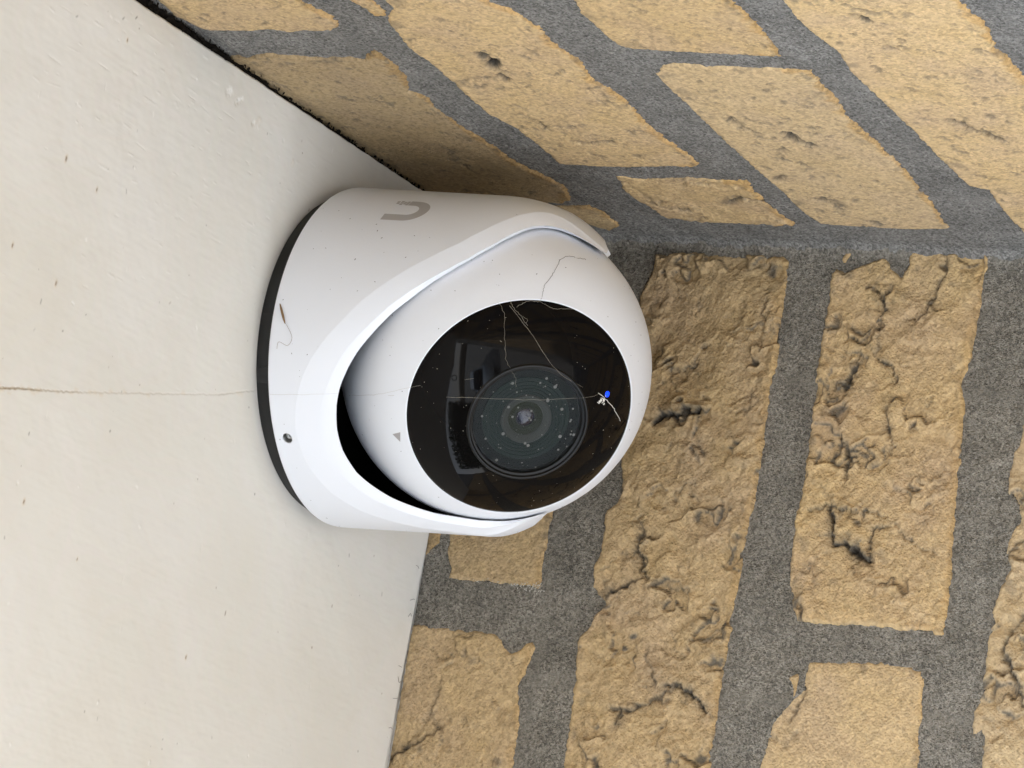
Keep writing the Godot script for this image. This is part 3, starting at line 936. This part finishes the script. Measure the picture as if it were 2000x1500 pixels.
func cable_tab(base: Node3D) -> void:
	# the knock-out for the cable: a raised tongue with a rounded end
	var st := start()
	st.set_smooth_group(1)
	var rim := []
	for k in 25:
		var f := TAU * k / 24.0
		var u := signf(cos(f)) * pow(absf(cos(f)), 0.55)
		var v := signf(sin(f)) * pow(absf(sin(f)), 0.55)
		rim.append(Vector2(-21.7 + u * 2.9, -2.9 + v * 2.3))
	for k in 24:
		for lay in [[43.3, 1.0, 43.95, 1.0], [43.95, 1.0, 44.1, 0.86], [44.1, 0.86, 44.1, 0.0]]:
			var c := Vector2(-21.7, -2.9)
			var q := []
			for w in [[k, 0], [k + 1, 0], [k + 1, 2], [k, 2]]:
				var p: Vector2 = c + (rim[w[0]] - c) * lay[w[1] + 1]
				var a := deg_to_rad(p.x)
				q.append(Vector3(sin(a) * lay[w[1]], p.y, cos(a) * lay[w[1]]) * MM)
			var way := Vector3(sin(deg_to_rad(-21.7)), 0, cos(deg_to_rad(-21.7)))
			quad(st, q[0], q[1], q[2], q[3], way + ((q[0] + q[1]) * 0.5 / MM - way * 43.0) * 0.02)
	obj("cable_tab", done(st), M.black_plastic, base)


func housing(t: Node3D) -> void:
	var cols := 480
	var rows := []          # each: [columns of points], smooth group of the band that starts there
	var groups := []
	var hole_az := -42.4
	var hole_y := -9.4
	var outer_rows := 44
	for k in 3:
		var ring := []
		for c in cols:
			ring.append(shell_point(OPEN_AZ + 360.0 * c / cols - 180.0, [-5.4, -5.4, -5.6][k], [3.6, 0.35, 0.05][k]))
		rows.append(ring)
		groups.append([7, 1, 1][k])
	for k in outer_rows + 1:
		var ring := []
		for c in cols:
			var phi := 360.0 * c / cols - 180.0
			ring.append(shell_point(OPEN_AZ + phi, lerpf(-6.0, -49.0 + steps(phi, EDGE_OUTER), float(k) / outer_rows), 0.0))
		rows.append(ring)
		groups.append(1 if k < outer_rows else 2)
	var bands := [[0.33, 0, 0.42], [0.66, 0, 0.86], [1.0, 0, 1.35], [0.15, 1, 1.5], [0.4, 1, 1.95], [0.7, 1, 2.5], [0.9, 1, 2.88], [1.0, 1, 3.05]]
	for b in bands:
		var ring := []
		for c in cols:
			var phi := 360.0 * c / cols - 180.0
			var e1 := steps(phi, EDGE_OUTER)
			var e2 := steps(phi, EDGE_LIP)
			var e3 := steps(phi, EDGE_INNER)
			var y: float = lerpf(e1, e2, b[0]) if b[1] == 0 else lerpf(e2, e3, b[0])
			ring.append(shell_point(OPEN_AZ + phi, -49.0 + y, b[2]))
		rows.append(ring)
		groups.append(2 if b[1] == 0 and b[0] < 1.0 else 3)
	for k in 3:
		var ring := []
		for c in cols:
			var phi := 360.0 * c / cols - 180.0
			ring.append(shell_point(OPEN_AZ + phi, -49.0 + steps(phi, EDGE_INNER) + [0.25, 0.6, 1.6][k], [3.25, 3.35, 3.4][k]))
		rows.append(ring)
		groups.append(4)
	# which cells the screw hole takes out
	var i0 := 9999
	var i1 := -1
	var j0 := 9999
	var j1 := -1
	var centre := shell_point(hole_az, hole_y, 0.0)
	var radial := Vector3(sin(deg_to_rad(hole_az)), 0, cos(deg_to_rad(hole_az)))
	var tangent := Vector3(radial.z, 0, -radial.x)
	for j in range(3, 3 + outer_rows + 1):
		for i in cols:
			var p: Vector3 = (rows[j][i] - centre) / MM
			if p.length() < 6.0 and absf(p.dot(tangent)) < 2.1 and absf(p.y) < 1.95:
				i0 = mini(i0, i)
				i1 = maxi(i1, i)
				j0 = mini(j0, j)
				j1 = maxi(j1, j)
	var st := start()
	for j in range(rows.size() - 1):
		st.set_smooth_group(groups[j])
		for i in cols:
			if j >= j0 and j < j1 and i >= i0 and i < i1:
				continue
			var n := (i + 1) % cols
			for p in [rows[j][i], rows[j][n], rows[j + 1][n], rows[j][i], rows[j + 1][n], rows[j + 1][i]]:
				st.add_vertex(p - AXIS)
	var loop := []
	for i in range(i0, i1):
		loop.append(rows[j0][i])
	for j in range(j0, j1):
		loop.append(rows[j][i1])
	for i in range(i1, i0, -1):
		loop.append(rows[j1][i])
	for j in range(j1, j0, -1):
		loop.append(rows[j][i0])
	st.set_smooth_group(1)
	var on_circle := func(p: Vector3, r: float, deep: float) -> Vector3:
		var q := (p - centre) / MM
		var f := atan2(q.y, q.dot(tangent))
		var az := hole_az + rad_to_deg(cos(f) * r / 46.5)
		return shell_point(az, hole_y + sin(f) * r, deep)
	for k in loop.size():
		var a: Vector3 = loop[k]
		var b: Vector3 = loop[(k + 1) % loop.size()]
		quad(st, a - AXIS, b - AXIS, on_circle.call(b, 1.5, 0.0) - AXIS, on_circle.call(a, 1.5, 0.0) - AXIS, radial)
	st.set_smooth_group(6)
	for k in loop.size():
		var a: Vector3 = loop[k]
		var b: Vector3 = loop[(k + 1) % loop.size()]
		quad(st, on_circle.call(a, 1.5, 0.0) - AXIS, on_circle.call(b, 1.5, 0.0) - AXIS, on_circle.call(b, 1.42, 0.25) - AXIS, on_circle.call(a, 1.42, 0.25) - AXIS, centre - a)
	var h := obj("housing", done(st), M.white_plastic, t)
	# the threaded hole and the screw at the bottom of it
	var turn := Basis(tangent, radial, tangent.cross(radial))
	var prof := [[1.43, -0.2]]
	for k in 6:
		prof.append([1.43, -0.3 - k * 0.42])
		prof.append([1.18, -0.51 - k * 0.42])
	var thread_hole := obj("screw_hole", lathe(prof, 40), M.steel, h)
	thread_hole.transform = Transform3D(turn, centre - AXIS)
	var screw_m := lathe([[0.0, -2.2], [0.28, -2.2], [0.42, -1.55], [0.55, -1.4], [0.95, -1.35], [1.12, -1.6], [1.12, -2.6]], 24, [1, 1, 2, 2, 3, 3])
	var screw := obj("set_screw", screw_m, M.steel, h)
	screw.transform = Transform3D(turn, centre - AXIS)
	# black sleeve inside
	var sl := start()
	sl.set_smooth_group(1)
	for c in 120:
		var p0 := 3.0 * c - 180.0
		var p1 := 3.0 * (c + 1) - 180.0
		var y0 := -49.0 + steps(p0, EDGE_INNER) + 1.4
		var y1 := -49.0 + steps(p1, EDGE_INNER) + 1.4
		for k in 6:
			var q := []
			for w in [[p0, y0, k], [p1, y1, k], [p1, y1, k + 1], [p0, y0, k + 1]]:
				q.append(shell_point(OPEN_AZ + w[0], lerpf(w[1], -7.0, w[2] / 6.0), 3.1 if w[2] == 0 else 3.7) - AXIS)
			quad(sl, q[0], q[1], q[2], q[3], -(q[0] * Vector3(1, 0, 1)))
		quad(sl, shell_point(OPEN_AZ + p0, -7.0, 3.7) - AXIS, shell_point(OPEN_AZ + p1, -7.0, 3.7) - AXIS, Vector3(0, -7, 0) * MM, Vector3(0, -7.001, 0) * MM, Vector3.DOWN)
	obj("inner_sleeve", done(sl), M.black_inside, h)
	# the maker's mark: a U whose right arm breaks up into small squares
	var lg := start()
	lg.set_smooth_group(1)
	var mark := func(u: float, v: float) -> Vector3:   # u, v in mm from the middle of the mark
		return shell_point(46.0 + rad_to_deg(u / 46.2), -32.2 + v, -0.04) - AXIS
	var out_l := Vector3(sin(deg_to_rad(46.0)), 0, cos(deg_to_rad(46.0)))
	var path := []
	for k in 7:
		path.append([Vector2(-5.6, 6.0 - k), Vector2(-2.7, 6.0 - k)])
	for k in range(1, 20):
		var f := PI + PI * k / 20.0
		path.append([Vector2(cos(f) * 5.6, sin(f) * 5.7), Vector2(cos(f) * 2.7, sin(f) * 2.7)])
	for k in 3:
		path.append([Vector2(5.6, k * 0.9), Vector2(2.7, k * 0.9)])
	for k in range(path.size() - 1):
		quad(lg, mark.call(path[k][0].x, path[k][0].y), mark.call(path[k][1].x, path[k][1].y), mark.call(path[k + 1][1].x, path[k + 1][1].y), mark.call(path[k + 1][0].x, path[k + 1][0].y), out_l)
	for s in [[3.1, 2.3], [4.0, 2.3], [4.9, 2.35], [3.6, 3.2], [4.6, 3.3], [3.1, 4.1], [4.1, 4.2], [5.1, 4.3], [3.7, 5.2], [4.7, 5.4]]:
		var z := 0.42
		quad(lg, mark.call(s[0] - z, s[1] - z), mark.call(s[0] + z, s[1] - z), mark.call(s[0] + z, s[1] + z), mark.call(s[0] - z, s[1] + z), out_l)
	obj("logo", done(lg), M.logo, h)
	# specks of dirt on the shell
	var dirt := start()
	for k in 70:
		var phi := rng.randf_range(-75, 95)
		var y := lerpf(-7.0, -49.0 + steps(phi, EDGE_INNER), rng.randf())
		var at := shell_point(OPEN_AZ + phi, y, 0.0)
		if -49.0 + steps(phi, EDGE_OUTER) > y:
			continue
		fleck(dirt, at - AXIS, (at - AXIS) * Vector3(1, 0, 1), rng.randf_range(0.05, 0.16), rng.randf_range(1.0, 3.5))
	var dirt_o := obj("dirt", done(dirt), M.dirt, h)
	dirt_o.set_meta("kind", "stuff")


func fleck(st: SurfaceTool, at: Vector3, out: Vector3, r: float, stretch: float) -> void:
	# a flattened crumb
	var n := out.normalized()
	var u := n.cross(Vector3(rng.randfn(), rng.randfn(), rng.randfn())).normalized()
	var v := n.cross(u)
	var ring := []
	for k in 7:
		var f := TAU * k / 7.0
		var rr := r * rng.randf_range(0.7, 1.2)
		ring.append(at + (u * cos(f) * rr * stretch + v * sin(f) * rr - n * 0.02) * MM)
	var top := at + n * (0.03 + r * 0.35) * MM
	for k in 7:
		tri(st, ring[k], ring[(k + 1) % 7], top, n)


func eyeball(t: Node3D) -> void:
	# the lathe axis +y becomes the direction in which the eyeball looks
	var look := LOOK.normalized()
	var u := look.cross(Vector3.UP).normalized()
	var turn := Basis(u, look, u.cross(look))
	var at := BALL - AXIS
	var prof := []
	var groups := []
	prof.append([29.6, 28.0])
	prof.append([30.05, 28.95])
	prof.append([30.33, 28.92])
	groups.append_array([1, 2])
	for k in range(1, 56):
		var f := deg_to_rad(lerpf(46.7, 158.0, k / 55.0))
		prof.append([BALL_R * sin(f), BALL_R * cos(f)])
		groups.append(3)
	var ball := obj("eyeball", lathe(prof, 200, groups), M.white_plastic, t)
	ball.transform = Transform3D(turn, at)
	var cov := []
	for k in 29:
		var f := deg_to_rad(lerpf(45.9, 22.2, k / 28.0))
		cov.append([BALL_R * sin(f), BALL_R * cos(f) - (0.25 if k == 0 else 0.0)])
	obj("front_cover", lathe(cov, 200), M.cover, ball)
	obj("lens_ring", lathe([[16.3, 37.9], [16.15, 38.9], [15.9, 39.15], [15.5, 39.2], [15.3, 39.0], [15.2, 38.6], [14.95, 38.45], [14.7, 38.5], [14.5, 38.3], [14.35, 37.4], [14.3, 35.9]], 160, [1, 1, 1, 1, 1, 2, 2, 2, 3, 3]), M.ring, ball)
	obj("lens_well", lathe([[14.35, 36.3], [13.2, 36.1], [11.4, 36.05]], 120), M.well, ball)
	var steps_p := [[11.6, 36.0], [11.5, 36.35]]
	for r in [10.4, 9.4, 8.5, 7.6]:
		steps_p.append_array([[r + 0.12, 36.36], [r + 0.04, 36.2], [r - 0.06, 36.2], [r - 0.14, 36.36]])
	steps_p.append([6.5, 36.36])
	obj("lens_disc", lathe(steps_p, 120, range(20)), M.lens_disc, ball)
	obj("lens_barrel", lathe([[6.7, 36.2], [6.65, 37.0], [6.45, 37.15], [6.1, 37.1], [5.3, 36.7], [4.7, 36.3], [4.6, 35.6]], 96, [1, 1, 1, 2, 2, 3]), M.lens_barrel, ball)
	obj("lens_mount", lathe([[4.65, 36.0], [3.4, 35.6], [3.3, 35.75], [2.5, 35.6], [2.4, 35.3]], 72, [1, 2, 2, 3]), M.lens_inner, ball)
	var dome := []
	for k in 10:
		var f := PI / 2 * k / 9.0
		dome.append([2.45 * cos(f), 35.3 + 0.75 * sin(f)])
	obj("lens", lathe(dome, 64), M.lens, ball)
	obj("lens_window", lathe([[14.45, 37.75], [8.0, 37.82], [0.0, 37.85]], 96), M.pane, ball)
	# grey water spots dried on the window
	var spots := start()
	for k in 95:
		var r := 13.6 * sqrt(rng.randf())
		var f := rng.randf() * TAU
		var size := 0.08 + 0.40 * pow(rng.randf(), 3.0)
		var c := Vector3(cos(f) * r, 37.93, sin(f) * r)
		for s in 10:
			var a := TAU * s / 10.0
			var b := TAU * (s + 1) / 10.0
			tri(spots, c * MM, (c + Vector3(cos(a), 0, sin(a)) * size) * MM, (c + Vector3(cos(b), 0, sin(b)) * size) * MM, Vector3.UP)
	var dust := obj("dust_spots", done(spots), M.dust, ball)
	dust.set_meta("kind", "stuff")
	var crumbs := start()
	for k in 70:
		var pol := deg_to_rad(rng.randf_range(23.0, 46.0))
		var f := rng.randf() * TAU
		var n := Vector3(sin(pol) * cos(f), cos(pol), sin(pol) * sin(f))
		fleck(crumbs, n * BALL_R * MM, n, rng.randf_range(0.04, 0.12), rng.randf_range(1.0, 2.5))
	var crumbs_o := obj("dust", done(crumbs), M.web, ball)
	crumbs_o.set_meta("kind", "stuff")
	var specks := start()
	for k in 110:
		var pol := deg_to_rad(rng.randf_range(47.5, 100.0))
		var f := rng.randf() * TAU
		var n := Vector3(sin(pol) * cos(f), cos(pol), sin(pol) * sin(f))
		fleck(specks, n * BALL_R * MM, n, rng.randf_range(0.04, 0.14), rng.randf_range(1.0, 3.0))
	var specks_o := obj("dirt", done(specks), M.dirt, ball)
	specks_o.set_meta("kind", "stuff")
	# status light, microphone hole, index mark
	var back := turn.inverse()
	var led_n := back * (ball_point(-37.2, -70.3, 0.0) - BALL).normalized()
	var led := obj("status_light", disc(0.85, 0.12), M.led, ball)
	led.transform = Transform3D(upright(led_n), led_n * (BALL_R - 0.02) * MM)
	var mic_n := back * (ball_point(-18.9, -12.0, 0.0) - BALL).normalized()
	var mic := obj("microphone_hole", lathe([[0.75, 0.05], [0.6, 0.02], [0.55, -0.1], [0.0, -0.1]], 24, [1, 2, 3]), M.black_inside, ball)
	mic.transform = Transform3D(upright(mic_n), mic_n * (BALL_R + 0.06) * MM)
	var tr := start()
	var c3 := [back * (ball_point(-42.5, 15.6, 0.05) - BALL), back * (ball_point(-40.9, 11.5, 0.05) - BALL), back * (ball_point(-45.1, 12.5, 0.05) - BALL)]
	tri(tr, c3[0], c3[1], c3[2], c3[0])
	obj("index_mark", done(tr), M.mark, ball)


func upright(n: Vector3) -> Basis:
	var u := n.cross(Vector3(0.3, 0.2, 0.9)).normalized()
	return Basis(u, n, u.cross(n))


func disc(r: float, h: float) -> ArrayMesh:
	return lathe([[r, 0.0], [r * 0.8, h * 0.7], [r * 0.4, h], [0.0, h * 1.05]], 24)


# ------------------------------------------------------------------ cobwebs and litter

func strand(called: String, points: Array, where: String, r_m: float, m: Material, label: String, category: String, group: String, wobble := 0.00006) -> void:
	var p := PackedVector3Array()
	for q in points:
		if where == "ball":
			p.append(ball_point(q[0], q[1], q[2] if q.size() > 2 else 0.25))
		else:
			p.append(shell_point(q[0], q[1], -(q[2] if q.size() > 2 else 0.2)))
	var path := smooth_path(p, 7, wobble)
	var o := obj(called, tube(path, r_m, 5, 0.7), m)
	tag(o, label, category, group)


func cobwebs() -> void:
	var g := "cobweb threads on the camera"
	strand("cobweb_thread", [[-27.3, -6.0], [-26.7, -17.0], [-25.6, -26.6]], "shell", 0.000028, M.web, "straight thread lying across the white housing to the rim of the opening", "cobweb", g)
	strand("cobweb_thread", [[-31.2, 38.2, 0.5], [-27.3, 20.3, 0.2], [-23.1, 4.8, 0.2], [-18.9, -19.1, 0.4]], "ball", 0.000028, M.web, "thread slanting from the dark gap past the microphone hole", "cobweb", g)
	strand("cobweb_thread", [[-27.0, 15.0, 0.3], [-25.9, -11.1, 0.3], [-26.0, -20.2, 0.9], [-27.9, -39.0, 1.2], [-31.9, -59.5, 0.8], [-33.0, -65.9, 0.2]], "ball", 0.000031, M.web, "long straight thread stretched across the whole lens to the blue light", "cobweb", g)
	strand("cobweb_thread", [[11.4, -28.0], [1.6, -37.5, 0.6], [-14.0, -48.3, 0.6], [-24.8, -59.1, 0.3]], "ball", 0.000031, M.web, "pale thread running from the edge of the black cover down to the lens ring", "cobweb", g)
	strand("cobweb_thread", [[11.5, -23.7], [7.7, -26.7], [-2.4, -28.7], [-11.9, -30.4], [-17.7, -33.4, 0.4], [-22.2, -33.8, 0.2]], "ball", 0.000028, M.web, "kinked thread dropping from the cover's edge onto the lens window", "cobweb", g, 0.00012)
	strand("cobweb_thread", [[13.5, -27.7], [10.5, -29.8], [8.7, -32.3], [4.7, -35.9]], "ball", 0.00004, M.web, "short thick tangled thread at the top edge of the black cover", "cobweb", g, 0.00009)
	strand("cobweb_thread", [[8.3, -33.3], [7.4, -35.4], [5.6, -35.1]], "ball", 0.000028, M.web, "tiny curl of thread beside the thick tangle", "cobweb", g)
	strand("cobweb_thread", [[60.1, -43.4, 0.1], [53.3, -39.5, 0.1], [50.5, -38.1, 0.1], [45.1, -37.3, 0.1], [42.2, -37.8, 0.1], [34.0, -38.1, 0.1], [26.8, -37.3, 0.1], [23.7, -37.7, 0.1], [19.7, -38.1, 0.1], [17.7, -38.2, 0.1]], "ball", 0.00006, M.web_dark, "dark crooked thread across the white part of the eyeball", "cobweb", g, 0.00008)
	strand("cobweb_thread", [[17.7, -38.2], [17.0, -36.4], [15.5, -33.5], [13.1, -31.7], [11.6, -30.4]], "ball", 0.00004, M.web, "looping thread along the upper edge of the black cover", "cobweb", g, 0.00009)
	strand("cobweb_thread", [[17.7, -38.2], [17.0, -41.6], [17.5, -44.1], [23.0, -50.6]], "ball", 0.000031, M.web, "faint thread trailing away from the looping one", "cobweb", g)
	strand("plant_splinter", [[-31.9, -65.7], [-41.4, -69.0, 0.5], [-56.2, -71.1, 0.6], [-80.0, -71.3, 0.6]], "ball", 0.00008, M.web_white, "white splinter stuck on the black cover below the blue light", "splinter", "", 0.00008)
	# a tuft of white fluff
	var st := start()
	var c := ball_point(-40.4, -66.9, 0.4)
	var out := (c - BALL).normalized()
	for k in 26:
		var d := Vector3(rng.randfn(), rng.randfn(), rng.randfn()) * 0.0006
		fleck(st, c + d - out * d.dot(out) * 0.6, out + d * 600.0, rng.randf_range(0.10, 0.24), rng.randf_range(1.0, 2.2))
	tag(obj("fluff_tuft", done(st), M.web_white), "small white tuft of fluff beside the blue light", "fluff")
	# a seed husk with a long curled hair
	var husk := thing("seed_husk")
	tag(husk, "brown seed husk with a curled hair stuck on the white housing near the base ring", "seed")
	var body := PackedVector3Array()
	for k in 9:
		body.append(shell_point(lerpf(2.2, -4.2, k / 8.0), lerpf(-7.3, -9.8, k / 8.0), -0.45))
	var hs := start()
	hs.set_smooth_group(1)
	for k in 8:
		for s in 8:
			var q := []
			for w in [[k, s], [k, s + 1], [k + 1, s + 1], [k + 1, s]]:
				var f: float = TAU * w[1] / 8.0
				var r: float = 0.36 * sqrt(maxf(0.02, sin(PI * clampf((w[0] + 0.3) / 8.6, 0.0, 1.0))))
				q.append(body[w[0]] + (Vector3(0, 1, 0.2) * cos(f) + Vector3(0.1, -0.2, 1) * sin(f) * 0.7) * r * MM)
			quad(hs, q[0], q[1], q[2], q[3], q[0] + q[1] - body[w_mid(k)] * 2.0)
	obj("husk", done(hs), M.husk, husk)
	var hp := PackedVector3Array()
	for q in [[-4.0, -9.7], [-5.3, -10.7], [-8.6, -12.3], [-11.2, -11.2], [-10.2, -8.5], [-12.5, -8.1]]:
		hp.append(shell_point(q[0], q[1], -0.25))
	obj("hair", tube(smooth_path(hp, 8, 0.0), 0.00004), M.husk, husk)
	# bristles caught in the paint along the edge of the soffit
	for k in 7:
		var x: float = [-103.0, -112.0, -117.0, -132.0, -136.0, -141.0, -150.0][k]
		var b := PackedVector3Array()
		var a := Vector3(x, -0.1, 2.4 + rng.randf())
		b.append(a * MM)
		b.append((a + Vector3(rng.randfn() * 0.4, -0.2, 1.2)) * MM)
		b.append((a + Vector3(rng.randfn() * 0.8, -0.2, 2.2 + rng.randf())) * MM)
		var words: String = ["first", "second", "third", "fourth", "fifth", "sixth", "seventh"][k]
		tag(obj("bristle", tube(smooth_path(b, 4, 0.0), 0.00006), M.web_dark), "thin dark bristle stuck to the soffit edge, %s along the wall from the camera" % words, "bristle", "bristles on the soffit edge")


func w_mid(k: int) -> int:
	return mini(k, 8)
